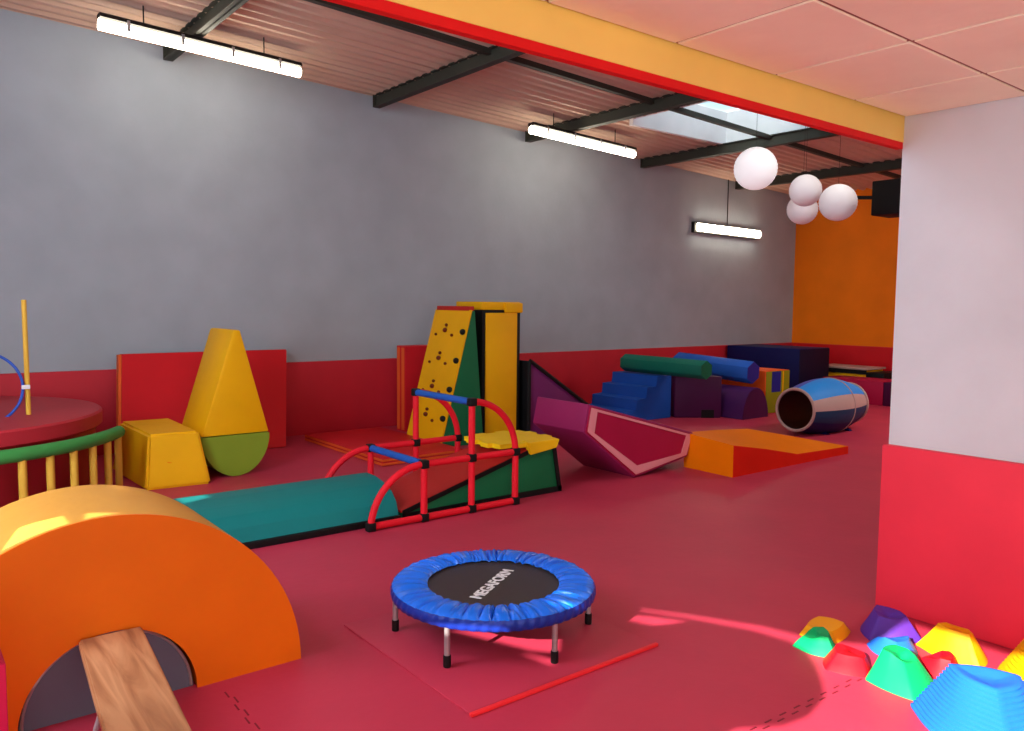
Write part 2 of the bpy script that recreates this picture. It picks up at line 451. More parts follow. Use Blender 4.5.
for y in (2.72, 1.7):
    for s in (-1, 1):
        lg = obj('leg', sweep([(bx(y)+s*0.05, y, 0.268), (bx(y)+s*0.085, y+0.02, 0.14), (bx(y)+s*0.115, y+0.02, 0.012)], 0.009, 10), 'metal', t)
        sub('rubber_foot', lathe([(0.015, 0), (0.015, 0.03)], (bx(y)+s*0.115, y+0.02, 0.0), n=14), 'black', lg)

t = thing('foam_mat_block', 'pinkish red padded block cut by the left edge beside the orange arch', 'foam block', (0.0, 2.55, 0))
obj('foam_body', box(-0.25, 0.226, 2.45, 2.62, 0, 0.53, 0.006), 'crimson', t)
tag(obj('foam_cushion', box(-0.22, 0.208, 2.46, 2.61, 0.531, 0.62, 0.012), 'purple'), 'thin purple cushion on the pinkish red block at the left edge', 'cushion')

# ================================================================== TRAMPOLINE ON ITS MAT
g = box(1.63, 2.63, 2.285, 3.30, 0.0, 0.009, 0.002)
fm = tag(obj('floor_mat', g, 'floor'), 'thin square red mat lying under the mini trampoline', 'mat')
ORG[fm] = Vector(fm.location)
obj('lit_edge', box(1.625, 2.635, 2.268, 2.286, 0.0, 0.014, 0.003), vinyl('lit_edge_red', (236, 44, 52)), fm)  # light on the mat's near edge put in as a brighter red
TX, TY = 2.165, 2.858
t = thing('mini_trampoline', 'round mini trampoline with a crinkled blue skirt and black bed', 'trampoline', (TX, TY, 0.009))
# skirt: a gathered flat top and a darker hanging side
random.seed(3)
n = 720
gro = [(random.uniform(0, 2*PI), random.uniform(0.006, 0.016), random.uniform(0.3, 1.0), random.uniform(-0.10, 0.10), random.uniform(0, 1)) for _ in range(120)]
def crink(a, f):
    h = 0.25*math.sin(23*a+1.0)*math.sin(7*a) + 0.2*math.sin(41*a+f*2)
    for c, w_, d_, sk_, where in gro:
        q = (a - c - sk_*(f-0.5) + PI) % (2*PI) - PI
        if abs(q) < 0.06:
            env = 1-abs(f-where)*0.8
            h -= d_*env*math.exp(-(q/w_)**2)*1.3
    return h
prof = [(0.302, 0.226), (0.312, 0.236), (0.335, 0.243), (0.365, 0.246), (0.395, 0.246), (0.425, 0.243), (0.450, 0.236), (0.462, 0.226)]
rings = []
for j, (r, z) in enumerate(prof):
    amp = (0.3, 0.8, 1.0, 1.0, 1.0, 0.9, 0.6, 0.2)[j]
    rings.append([(TX+r*math.cos(2*PI*i/n), TY+r*math.sin(2*PI*i/n), z + 0.016*amp*crink(2*PI*i/n, j/7)) for i in range(n)])
sk = obj('skirt_top', loft(rings, caps=False), 'tramp_blue', t, ang=80)
md = sk.modifiers.new('s', 'SOLIDIFY'); md.thickness = 0.003; md.offset = -1
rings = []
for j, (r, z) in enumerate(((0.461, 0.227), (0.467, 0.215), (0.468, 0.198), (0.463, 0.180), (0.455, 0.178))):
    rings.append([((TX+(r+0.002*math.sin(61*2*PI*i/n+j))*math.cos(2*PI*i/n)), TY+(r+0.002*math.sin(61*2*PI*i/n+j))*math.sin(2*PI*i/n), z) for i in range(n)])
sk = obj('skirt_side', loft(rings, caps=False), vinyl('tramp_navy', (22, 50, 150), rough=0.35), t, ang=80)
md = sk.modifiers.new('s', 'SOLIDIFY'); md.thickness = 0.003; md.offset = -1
obj('frame_ring', sweep([(TX+0.45*math.cos(2*PI*i/64), TY+0.45*math.sin(2*PI*i/64), 0.205) for i in range(64)], 0.013, 10, closed=True), 'metal', t)
bedm = vinyl('tramp_bed', (58, 50, 48), rough=0.38, bump=0.3, scale=260)
bed = obj('jumping_bed', lathe([(0.0005, 0.208), (0.15, 0.209), (0.29, 0.212), (0.34, 0.214), (0.34, 0.218), (0.29, 0.216), (0.15, 0.213), (0.0005, 0.212)], (TX, TY, 0), n=72), bedm, t)
# lettering on the bed
tc = bpy.data.curves.new('lettering', 'FONT'); tc.body = 'MEGAFORM'; tc.size = 0.076; tc.extrude = 0.0006; tc.align_x = 'CENTER'; tc.align_y = 'CENTER'
tc.offset = 0.0022
to = bpy.data.objects.new('tmp_text', tc); COL.objects.link(to)
dg = bpy.context.evaluated_depsgraph_get(); me = bpy.data.meshes.new_from_object(to.evaluated_get(dg))
bpy.data.objects.remove(to)
g = bmesh.new(); g.from_mesh(me); bpy.data.meshes.remove(me)
TANG = math.radians(30.5)
g.transform(Matrix.Translation((TX, TY, 0.2165)) @ Matrix.Rotation(TANG, 4, 'Z') @ Matrix.Diagonal((1.0, 1.0, 1, 1)))
sub('lettering', g, 'white', bed)
for k in range(6):
    a = math.radians(-152+60*k); x, y = TX+0.447*math.cos(a), TY+0.447*math.sin(a)
    lg = obj('leg', sweep([(x, y, 0.20), (x, y, 0.03)], 0.0125, 14), 'metal', t)
    sub('rubber_foot', lathe([(0.015, 0.0095), (0.0165, 0.013), (0.0165, 0.058), (0.014, 0.06)], (x, y, 0), n=18), 'black', lg)

# ================================================================== RIVER STONES
def stone(cx, cy_, rb, rtop, h, rot, lobes, name_col, label, seed, ribs=0, stretch=(1, 1), shift=(0, 0), dip=0.0):
    rnd = random.Random(seed); n = 72
    ph_ = [rnd.random()*6.28 for _ in range(3)]
    def shape(a):
        # rounded polygon with `lobes` corners
        q = (a + rot) % (2*PI/lobes) - PI/lobes
        r = math.cos(PI/lobes)/math.cos(q)
        r = 0.45 + 0.55*r
        return r*(1+0.04*math.sin(2*a+ph_[0]))
    levels = []
    if ribs:
        for k in range(ribs):
            f0, f1 = k/ribs, (k+1)/ribs
            levels += [(f0, 1.0-f0), (f0+0.62/ribs, 1.0-f0+0.28/ribs)]
        levels.append((1.0, 0.02))
    else:
        levels = [(0.0, 1.0), (0.05, 0.985), (0.5, 0.48), (0.82, 0.16), (0.94, 0.05), (1.0, 0.0)]
    rings = []
    for f, s in levels:
        R = rtop + (rb-rtop)*s
        rings.append([(cx + shift[0]*f + R*shape(2*PI*i/n)*math.cos(2*PI*i/n)*stretch[0],
                       cy_ + shift[1]*f + R*shape(2*PI*i/n)*math.sin(2*PI*i/n)*stretch[1],
                       h*f*(1-dip*f*max(0, math.cos(2*PI*i/n*1+rot*2)))) for i in range(n)])
    f, R = 1.0, rtop*0.82
    for q, dz in ((0.85, 0.0), (0.5, -0.06), (0.15, -0.08)):
        rings.append([(cx + shift[0] + rtop*q*shape(2*PI*i/n)*math.cos(2*PI*i/n)*stretch[0],
                       cy_ + shift[1] + rtop*q*shape(2*PI*i/n)*math.sin(2*PI*i/n)*stretch[1],
                       h*(1+dz)*(1-dip*max(0, math.cos(2*PI*i/n*1+rot*2)))) for i in range(n)])
    bm = loft(rings)
    o = obj('river_stone', bm, name_col, ang=50)
    tag(o, label, 'stepping stone', 'plastic river stones by the red wall padding')
    return o
stone(3.36, 1.90, 0.140, 0.100, 0.045, 0.6, 4, 'yellowstone', 'flat amber river stone farthest from the wall padding corner', 1, stretch=(1.0, 0.8))
stone(3.185, 1.83, 0.125, 0.070, 0.070, 1.9, 3, 'greenstone', 'small bright green river stone in front of the flat amber one', 2, stretch=(0.95, 0.9), shift=(0.01, 0.01), dip=0.35)
stone(3.12, 1.66, 0.125, 0.080, 0.062, 0.3, 4, 'redstone', 'red river stone leftmost, between the two green ones', 3, stretch=(0.85, 0.95), shift=(0.02, 0.0), dip=0.3)
stone(3.575, 1.72, 0.165, 0.085, 0.110, 1.1, 3, 'purplestone', 'tall purple river stone at the corner of the wall padding', 4, stretch=(0.8, 1.0), dip=0.15)
stone(3.40, 1.60, 0.120, 0.070, 0.075, 2.6, 3, 'bluestone', 'small blue river stone in front of the purple one', 5, stretch=(0.9, 1.0), dip=0.35)
stone(3.14, 1.44, 0.150, 0.070, 0.120, 0.9, 4, 'greenstone', 'larger green river stone in front of the small blue one', 6, stretch=(0.85, 0.95), shift=(0.03, 0.03), dip=0.2)
stone(3.39, 1.40, 0.120, 0.065, 0.070, 2.2, 3, 'redstone', 'red river stone between the yellow one and the ribbed blue hill', 7, stretch=(0.9, 0.95), dip=0.3)
stone(3.61, 1.43, 0.165, 0.080, 0.120, 0.2, 3, 'yellowstone', 'yellow river stone lying against the red wall padding', 8, stretch=(0.8, 1.05), dip=0.15)
stone(3.00, 1.06, 0.300, 0.130, 0.205, 0.5, 3, 'bluestone', 'large ribbed blue hill stone at the lower right edge', 9, ribs=14, stretch=(0.80, 0.95), shift=(0.02, 0.03))
stone(3.55, 1.06, 0.250, 0.100, 0.200, 1.0, 3, 'yellowstone', 'large ribbed yellow hill stone cut by the right edge', 10, ribs=12, stretch=(0.85, 0.95))

# ================================================================== ROUND PLATFORM WITH GREEN RAIL (left)
t = thing('ball_pit_platform', 'large round red padded platform at the left wall', 'platform', (0.15, 7.2, 0))
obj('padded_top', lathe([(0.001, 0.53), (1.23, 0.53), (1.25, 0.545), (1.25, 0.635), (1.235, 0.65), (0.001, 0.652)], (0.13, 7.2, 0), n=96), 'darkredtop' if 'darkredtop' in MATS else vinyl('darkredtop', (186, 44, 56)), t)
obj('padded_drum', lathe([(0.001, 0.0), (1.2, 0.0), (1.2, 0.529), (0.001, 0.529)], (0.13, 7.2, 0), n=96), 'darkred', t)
RC, RRAD = Vector((0.15, 7.27)), 1.42
t = thing('round_fence', 'low round fence with green foam rail and yellow posts before the red platform', 'fence', (RC.x, RC.y-RRAD, 0))
a0, a1 = math.radians(-125), math.radians(-29)
pts = [(RC.x+RRAD*math.cos(a0+(a1-a0)*k/40), RC.y+RRAD*math.sin(a0+(a1-a0)*k/40), 0.5) for k in range(41)]
obj('foam_rail', sweep(pts, 0.046, 16), 'railgreen', t, ang=60)
for k in range(13):
    a = a1 - math.radians(1.0) - k*math.radians(7.6)
    x, y = RC.x+RRAD*math.cos(a), RC.y+RRAD*math.sin(a)
    obj('post', sweep([(x, y, 0.0), (x, y, 0.47)], 0.026, 12), 'poleyellow', t)
obj('base_rail', sweep([(p[0], p[1], 0.03) for p in pts], 0.03, 12), 'railgreen', t, ang=60)
px_, py_ = 0.828, 6.78
tag(obj('gym_stick', sweep([(px_, py_, 0.653), (px_-0.004, py_, 1.495)], 0.017, 14), 'poleyellow'), 'upright yellow stick standing on the red platform', 'stick')
hc = (px_-0.295, py_-0.03, 0.86)
tag(obj('gym_hoop', sweep([(hc[0]+0.262*math.cos(2*PI*k/64), hc[1], hc[2]+0.262*math.sin(2*PI*k/64)) for k in range(64)], 0.010, 10, closed=True), 'hoopblue'), 'thin blue hoop held upright against the yellow stick', 'hoop')
tag(obj('hoop_clip', box(px_-0.042, px_+0.012, py_-0.045, py_-0.018, 0.845, 0.875, 0.004), 'white'), 'small white clip joining hoop and yellow stick', 'clip')

# ================================================================== YELLOW BLOCK, CONE, RED PANEL
g = bmesh.new()
hexa(g, [(1.585,6.64,0),(2.085,6.60,0),(2.05,7.60,0),(1.55,7.64,0),(1.635,6.71,0.435),(2.02,6.69,0.435),(2.03,7.58,0.435),(1.62,7.60,0.435)])
bmesh.ops.bevel(g, geom=g.edges[:], offset=0.02, segments=3, affect='EDGES')
t = thing('foam_pedestal', 'yellow foam block with flared sides beside the round fence', 'foam block', (1.84, 6.9, 0))
obj('foam_body', g, 'yellow', t)
g = bmesh.new()
cr_ = [(1.76+0.24*k/16, 6.660+0.0, 0.205-0.018*math.sin(PI*k/16)) for k in range(17)]
obj('fold_crease', sweep([(p[0], 6.665, p[2]) for p in cr_], 0.004, 6), 'orangetop', t); g.free()

t = thing('foam_cone', 'tall yellow foam wedge on a rounded olive green foot', 'foam shape', (2.36, 7.1, 0))
obj('wedge_body', prism([(2.065,0.36),(2.645,0.36),(2.405,1.255),(2.345,1.255)], 6.78, 7.38, bev=0.014), 'yellow', t)
poly = [(2.355-0.29*math.cos(PI*i/28), 0.356-0.354*math.sin(PI*i/28)) for i in range(29)]
obj('rounded_foot', prism(poly, 6.77, 7.39, bev=0.004, seg=1), 'limegreen', t)

t = thing('folding_mat', 'red folding mat leaning on the wall behind the yellow foam wedge', 'mat', (2.55, 8.1, 0))
for xa, xb, xc, xd in ((1.665, 2.46, 1.79, 2.61), (2.465, 3.24, 2.615, 3.44)):
    g = bmesh.new()
    hexa(g, [(xa,7.84,0.005),(xb,7.84,0.005),(xb,7.93,0.0),(xa,7.93,0.0),(xc,8.28,0.985),(xd,8.28,0.985),(xd,8.37,0.98),(xc,8.37,0.98)])
    bmesh.ops.bevel(g, geom=g.edges[:], offset=0.008, segments=2, affect='EDGES')
    obj('mat_panel', g, 'red', t)
g = bmesh.new()
hexa(g, [(1.645,7.842,0.01),(1.668,7.842,0.01),(1.668,7.928,0.008),(1.645,7.928,0.008),(1.768,8.282,0.98),(1.793,8.282,0.98),(1.793,8.368,0.975),(1.768,8.368,0.975)])
obj('side_band', g, 'orange_edge', t)

# mats on the floor by the climbing wedge
def two_layer_mat(x0, x1, y0, y1, label):
    t = thing('folded_mat', label, 'mat', ((x0+x1)/2, (y0+y1)/2, 0))
    for k in range(2):
        z = 0.036*k
        lay = obj('mat_layer', box(x0, x1, y0, y1, z, z+0.034, 0.005), 'red', t)
        sub('edge_band', box(x0-0.003, x1+0.003, y0-0.003, y1+0.003, z+0.006, z+0.027), 'orange_edge', lay)
    return t
two_layer_mat(3.56, 4.46, 6.40, 8.10, 'folded red mat with orange edges lying on the floor behind the climbing frame')
t = thing('folded_mat', 'red mat with orange edges standing behind the yellow climbing wedge', 'mat', (5.2, 8.1, 0))
for k in range(2):
    y = 7.98 + 0.10*k
    lay = obj('mat_layer', box(4.74, 5.75, y, y+0.095, 0, 1.0, 0.008), 'red', t)
    sub('edge_band', box(4.734, 4.745, y+0.02, y+0.075, 0.02, 0.98), 'orange_edge', lay)

# ================================================================== CLIMBING WEDGE + TOWER
t = thing('climbing_wedge', 'yellow climbing slope with holds on a green foam wedge', 'foam climber', (4.75, 7.2, 0))
obj('foam_body', prism([(4.50,0),(5.05,0),(4.925,1.42),(4.885,1.42)], 6.86, 7.52, bev=0.008), 'green', t)
g = bmesh.new()
hexa(g, [(4.475,6.85,0.0),(4.495,6.85,0.0),(4.495,7.53,0.0),(4.475,7.53,0.0),(4.865,6.85,1.43),(4.885,6.85,1.43),(4.885,7.53,1.43),(4.865,7.53,1.43)])
slope = obj('climbing_panel', g, 'yellow', t)
obj('top_cap', box(4.86, 4.93, 6.88, 7.50, 1.421, 1.47, 0.008), 'rampred', t)
def sl(y, z, off=0.0): return Vector((4.475 + 0.39*z/1.43 - off, y, z))
random.seed(11)
for zc in (0.26, 0.56, 0.86, 1.16):
    for k, (yy, dz, r) in enumerate(((7.40, 0.0, 0.017), (7.24, 0.05, 0.028), (7.235, 0.105, 0.02), (7.09, 0.0, 0.019), (6.90, 0.04, 0.036))):
        c = sl(yy, zc+dz, 0.008)
        sub('hold', sphere(c, r, 0.8, 1.2, 0.9, 12, 8), 'brownhold' if 'brownhold' in MATS and k < 4 else (vinyl('brownhold', (110, 40, 14)) if k < 4 else 'black'), slope)
obj('base_pad', box(4.98, 5.38, 6.70, 6.85, 0, 0.03, 0.005), 'barblue', t)

t = thing('foam_tower', 'tall upright yellow mat with black sides and a yellow cap', 'foam mat', (5.37, 7.1, 0))
obj('side_cover', box(5.10, 5.63, 6.97, 7.45, 0, 1.43, 0.01), 'black', t)
obj('front_panel', box(5.14, 5.575, 6.955, 6.972, 0.02, 1.40, 0.006), 'yellow', t)
g = bmesh.new()
box(5.09, 5.635, 6.97, 7.46, 1.431, 1.52, 0.012, bm=g); box(5.40, 5.64, 6.935, 6.985, 1.40, 1.51, 0.012, bm=g)
obj('cap', g, 'yellow', t)

t = thing('foam_ramp', 'purple foam wedge with black edges beside the tall yellow mat', 'foam wedge', (6.3, 7.0, 0))
obj('foam_body', prism([(5.72,0),(6.95,0),(6.95,0.08),(5.72,0.86)], 6.92, 7.5, bev=0.006), 'purple', t)
obj('end_panel', box(5.695, 5.719, 6.90, 7.5, 0, 0.86, 0.003), 'black', t)
for nm, (p, q) in (('sloped_edge', ((5.72,0.865),(6.96,0.085))), ('upright_edge', ((5.715,0.01),(5.715,0.86)))):
    g = sweep([(p[0], 6.905, p[1]), (q[0], 6.905, q[1])], 0.022, 6)
    obj(nm, g, 'black', t)

# ================================================================== GREEN RAMP, TEAL WEDGE, TUBE FRAME
RX0, RX1, RY0, RY1 = 2.78, 4.25, 4.72, 5.28
t = thing('foam_ramp', 'green foam wedge with a red slope and black edges inside the red tube frame', 'foam wedge', (3.5, 5.0, 0))
obj('foam_body', prism([(RX0,0),(RX1,0),(RX1-0.07,0.385),(3.95,0.375),(RX0,0.05)], RY0, RY1, bev=0.006), 'green', t)
g = bmesh.new()
hexa(g, [(RX0-0.01,RY0-0.002,0.052),(3.96,RY0-0.002,0.378),(3.96,RY1+0.002,0.378),(RX0-0.01,RY1+0.002,0.052),(RX0-0.01,RY0-0.002,0.066),(3.96,RY0-0.002,0.392),(3.96,RY1+0.002,0.392),(RX0-0.01,RY1+0.002,0.066)])
obj('slope_cover', g, 'rampred', t)
g = bmesh.new()
def strip(g, pts, w, y, th=0.012):
    for p, q in zip(pts, pts[1:]):
        d = Vector((q[0]-p[0], 0, q[1]-p[1])).normalized(); nn = Vector((-d.z, 0, d.x))*w/2
        P0, Q0 = Vector((p[0], y, p[1])), Vector((q[0], y, q[1])); Y = Vector((0, th, 0))
        hexa(g, [P0-nn, Q0-nn, Q0-nn+Y, P0-nn+Y, P0+nn, Q0+nn, Q0+nn+Y, P0+nn+Y])
strip(g, [(RX0,0.05),(3.97,0.372)], 0.034, RY0-0.010); strip(g, [(RX0,0.024),(RX1,0.024)], 0.044, RY0-0.010); strip(g, [(RX1-0.018,0.01),(RX1-0.085,0.375)], 0.036, RY0-0.010)
obj('edge_piping', g, 'black', t)
# yellow puzzle-edged mat draped on the high end
rnd = random.Random(5)
def castle(x0, x1, y0, y1, k=5, d=0.045):
    pts = []
    def side(p, q):
        p, q = Vector(p), Vector(q); dd = (q-p); L = dd.length; dd.normalize(); nn = Vector((dd.y, -dd.x))
        m = 2*k+1
        for i in range(m):
            o = nn*d*(1 if i % 2 else 0)
            pts.append(tuple(p+dd*L*i/m+o)); pts.append(tuple(p+dd*L*(i+1)/m+o))
    side((x0,y0),(x1,y0)); side((x1,y0),(x1,y1)); side((x1,y1),(x0,y1)); side((x0,y1),(x0,y0))
    return pts
t = thing('puzzle_mat', 'yellow puzzle mat draped over the high end of the green wedge', 'mat', (4.0, 5.0, 0.39))
bm = prism(castle(3.66, 4.22, 4.76, 5.24, 2, 0.05), 0.395, 0.43, 'Z', bev=0.005, seg=1)
obj('mat_top', bm, 'yellow2' if 'yellow2' in MATS else vinyl('yellow2', (248, 206, 20)), t)
g = bmesh.new()
hexa(g, [(3.90,4.682,0.335),(4.17,4.682,0.365),(4.17,4.706,0.37),(3.90,4.706,0.335),(3.88,4.682,0.432),(4.20,4.682,0.432),(4.20,4.78,0.438),(3.88,4.78,0.438)])
bmesh.ops.bevel(g, geom=g.edges[:], offset=0.006, segments=2, affect='EDGES')
obj('hanging_flap', g, 'yellow2', t)

t = thing('foam_bolster', 'long teal foam wedge with a black base edge in front of the red tube frame', 'foam wedge', (2.0, 5.0, 0))
poly = [(4.70,0.03),(4.735,0.13),(4.80,0.195),(4.90,0.235),(5.03,0.26),(5.16,0.262),(5.26,0.24),(5.32,0.18),(5.34,0.03)]
bm = prism(poly, 0.95, 2.745, 'X', bev=0.004, seg=1)
obj('foam_body', bm, 'teal', t)
obj('base_edge', box(0.945, 2.75, 4.685, 5.345, 0.0, 0.045, 0.004), 'black', t)

t = thing('tube_climber', 'red tube climbing frame with blue crossbars and black joints', 'climbing frame', (3.1, 5.0, 0))
TR = 0.024
FX = [2.47, 2.88, 3.28, 3.68]
def tube(name, a, b, m='tubered'): return obj(name, sweep([a, b], TR, 14), m, t)
for y, s in ((4.60, 0), (5.36, 1)):
    tube('post', (FX[1], y, 0.0), (FX[1], y, 0.4)); tube('post', (FX[2], y, 0.0), (FX[2], y, 0.8)); tube('post', (FX[3], y, 0.0), (FX[3], y, 0.4))
    tube('rail', (FX[0], y, 0.03), (FX[3], y, 0.03)); tube('rail', (FX[1], y, 0.4), (FX[3], y, 0.4))
    obj('curved_tube', sweep([(FX[0], y, 0.0)] + arc(FX[0]+0.40, 0.0, 0.40, PI, PI/2, 16, y)[1:-1] + [(FX[1], y, 0.40)], TR, 14), 'tubered', t, ang=60)
    obj('curved_tube', sweep(arc(FX[2], 0.40, 0.40, PI/2, 0, 16, y), TR, 14), 'tubered', t, ang=60)
    for (x, z) in ((FX[0],0.03),(FX[1],0.03),(FX[2],0.03),(FX[3],0.03),(FX[1],0.4),(FX[2],0.4),(FX[3],0.4),(FX[2],0.8)):
        obj('joint', box(x-0.029, x+0.029, y-0.029, y+0.029, z-0.029, z+0.029, 0.008), 'black', t)
obj('crossbar', sweep([(FX[1], 4.63, 0.4), (FX[1], 5.33, 0.4)], 0.026, 14), 'barblue', t)
obj('crossbar', sweep([(FX[2], 4.63, 0.8), (FX[2], 5.33, 0.8)], 0.026, 14), 'barblue', t)

# ================================================================== MAGENTA PRISM, ORANGE WEDGE
t = thing('foam_polygon', 'magenta five sided foam block with a pale pink outline, tilted on one corner', 'foam block', (5.1, 5.0, 0))
poly = [(4.53,0.685),(5.88,0.325),(5.80,0.105),(5.10,0.0),(4.48,0.455)]
g = prism(poly, 4.71, 5.36, bev=0.008)
for f in g.faces: f.material_index = 0
obj('foam_body', g, 'magentaside' if 'magentaside' in MATS else vinyl('magentaside', (150, 34, 92)), t)
obj('front_panel', prism([(4.55,0.665),(5.865,0.31),(5.79,0.118),(5.102,0.014),(4.50,0.455)], 4.70, 4.712), 'magenta', t)
g = bmesh.new(); pp = [(4.555,0.655),(5.845,0.308),(5.775,0.128),(5.104,0.03),(4.515,0.458)]
ring = []
cxp, czp = 5.15, 0.31
for s_, y in ((1.0, 4.699), (1.0, 4.694), (0.90, 4.694), (0.90, 4.699)):
    rr = []
    for x, z in pp:
        d = Vector((x-cxp, z-czp)); L = d.length; d = d*(1 if s_ == 1.0 else (L-0.078)/L); rr.append((cxp+d.x, y, czp+d.y))
    ring.append(rr)
g.free(); bm = loft([ring[0], ring[1], ring[2], ring[3], ring[0]], caps=False); bmesh.ops.remove_doubles(bm, verts=bm.verts[:], dist=1e-5)
obj('outline', bm, 'pinkline', t)

t = thing('foam_ramp', 'low orange foam wedge with red sides right of the magenta block', 'foam wedge', (6.7, 4.5, 0))
top = [(5.82,0.30),(6.80,0.105),(7.72,0.08)]
A = [(5.82,0),(7.74,0),(7.72,0.075),(6.80,0.100),(5.82,0.295)]
g = bmesh.new()
def yb_(x): return 4.75 if x > 6.2 else 4.66
rings = []
for x, zf, zb in ((5.80,0.285,0.325),(6.3,0.20,0.305),(6.80,0.100,0.27),(7.25,0.088,0.185),(7.73,0.078,0.085)):
    rings.append([(x,4.20,0.0),(x+ (0.02 if x<6 else 0),4.76,0.0),(x+(0.02 if x<6 else 0),4.76,zb),(x,4.20,zf)])
g = loft(rings)
for f in g.faces:
    c = f.calc_center_median(); n_ = f.normal
    f.material_index = 0
g.faces.ensure_lookup_table(); g.normal_update(); bmesh.ops.recalc_face_normals(g, faces=g.faces)
for f in g.faces:
    if abs(f.normal.y) > 0.9 : f.material_index = 1
body = obj('foam_body', g, ['orangetop', 'orangeside'] if 'orangeside' in MATS else ['orangetop', vinyl('orangeside', (232, 36, 16), spec=0.1)], t, ang=20)

# ================================================================== BARREL TUNNEL
t = thing('barrel_tunnel', 'barrel shaped crawl tunnel with blue, beige and navy panels and an open mouth', 'tunnel', (8.9, 5.16, 0))
bc = Vector((0, 5.17, 0.305)); BX0, BX1, nseg = 8.29, 9.48, 12
def brad(u): return 0.238 + 0.10*math.sin(PI*u)
cols = ['beige', 'skyblue', 'violetblue', 'beige', 'petrol', 'navy', 'navy', 'petrol', 'beige', 'petrol', 'navy', 'petrol']
vinyl('violetblue', (70, 70, 170))
matlist = ['beige', 'skyblue', 'violetblue', 'petrol', 'navy']
# panel colour by angle measured in the y-z plane (camera side is -y)
seq = []
for k in range(nseg):
    a = math.degrees(2*PI*(k+0.5)/nseg)      # 0=+y, 90=up, 180=toward the camera, 270=down
    if 60 < a < 100: seq.append('violetblue')
    elif 100 < a < 140: seq.append('skyblue')
    elif 140 < a < 170: seq.append('beige')
    elif 170 < a < 200: seq.append('petrol')
    elif 200 < a < 330: seq.append('navy')
    else: seq.append('beige')
g = bmesh.new(); nu = 14; sub_ = 4
for k in range(nseg):
    ang0, ang1 = 2*PI*k/nseg, 2*PI*(k+1)/nseg
    grid = []
    for i in range(nu+1):
        u = i/nu; r = brad(u); row = []
        for j in range(sub_+1):
            a = ang0 + (ang1-ang0)*j/sub_
            row.append(g.verts.new((BX0+(BX1-BX0)*u, bc.y+r*math.cos(a), bc.z+r*math.sin(a))))
        grid.append(row)
    for i in range(nu):
        for j in range(sub_):
            f = g.faces.new((grid[i][j], grid[i+1][j], grid[i+1][j+1], grid[i][j+1])); f.material_index = matlist.index(seq[k])
bmesh.ops.remove_doubles(g, verts=g.verts[:], dist=1e-5)
bmesh.ops.recalc_face_normals(g, faces=g.faces)
sh = obj('barrel_shell', g, matlist, t, ang=60)
md = sh.modifiers.new('s', 'SOLIDIFY'); md.thickness = 0.012; md.offset = -1
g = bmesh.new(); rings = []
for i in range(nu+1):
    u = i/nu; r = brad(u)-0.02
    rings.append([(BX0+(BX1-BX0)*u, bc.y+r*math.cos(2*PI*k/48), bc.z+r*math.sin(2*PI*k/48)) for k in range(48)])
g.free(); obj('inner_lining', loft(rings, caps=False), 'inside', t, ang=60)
for x in (BX0, BX1):
    obj('rim', sweep([(x, bc.y+0.241*math.cos(2*PI*k/56), bc.z+0.241*math.sin(2*PI*k/56)) for k in range(56)], 0.017, 10, closed=True), 'beige', t, ang=60)
ub = 0.62
obj('seam_band', sweep([(BX0+(BX1-BX0)*ub, bc.y+(brad(ub)+0.001)*math.cos(2*PI*k/56), bc.z+(brad(ub)+0.001)*math.sin(2*PI*k/56)) for k in range(56)], 0.008, 8, closed=True), 'beige', t, ang=60)
for s in (-1, 1):
    obj('cradle', prism([(4.97,0.0),(5.37,0.0),(5.30,0.035),(5.04,0.035)], 8.95+s*0.25-0.03, 8.95+s*0.25+0.03, 'X'), 'navy', t)

# ================================================================== FAR CLUSTER
t = thing('foam_stairs', 'blue foam staircase against the red wall padding', 'foam stairs', (7.85, 7.4, 0))
st = [(7.40,0)]
for k in range(4):
    x = 7.40+0.19*k; z = 0.143*(k+1); st += [(x, z), (x+0.19 if k < 3 else 8.26, z)]
st += [(8.26, 0)]
obj('foam_body', prism(st, 7.0, 7.82, bev=0.008), 'blue', t)
tag(obj('foam_block', prism([(8.29,6.96),(8.79,6.58),(8.86,6.93),(8.47,7.25)], 0, 0.56, 'Z', bev=0.012), 'darkpurple'), 'dark purple foam block between blue stairs and purple half roller', 'foam block')
o = [x for x in bpy.data.objects if x.name.startswith('foam_block')][-1]
g = bmesh.new()
dv = Vector((0.50, -0.38, 0)).normalized(); nv = Vector((-dv.y, dv.x, 0))*-1
p0 = Vector((8.29, 6.96, 0)) + dv*0.36
hexa(g, [p0-nv*0.002, p0+dv*0.17-nv*0.002, p0+dv*0.17+nv*0.006, p0+nv*0.006] + [v+Vector((0,0,0.11)) for v in (p0-nv*0.002, p0+dv*0.17-nv*0.002, p0+dv*0.17+nv*0.006, p0+nv*0.006)])
g.transform(Matrix.Translation(nv*-0.0))
hole = obj('hand_hole', g, 'hole', o)
def hexlog(p, q, r, m, mcap, label, rotd=0, n=6):
    p, q = Vector(p), Vector(q); d = (q-p).normalized(); u = d.cross(Vector((0,0,1))).normalized(); v = u.cross(d)
    rings = [[c + r*(math.cos(rotd+2*PI*k/n)*u + math.sin(rotd+2*PI*k/n)*v) for k in range(n)] for c in (p, q)]
    bm = loft(rings); bmesh.ops.bevel(bm, geom=bm.edges[:], offset=0.006, segments=1, affect='EDGES')
    t = thing('foam_roller', label, 'foam roller', ((p.x+q.x)/2, (p.y+q.y)/2, min(p.z, q.z)-r))
    obj('foam_body', bm, m, t)
    rings = [[c + (r*0.97)*(math.cos(rotd+2*PI*k/n)*u + math.sin(rotd+2*PI*k/n)*v) for k in range(n)] for c in (q, q+d*0.004)]
    obj('end_cap', loft(rings), mcap, t)
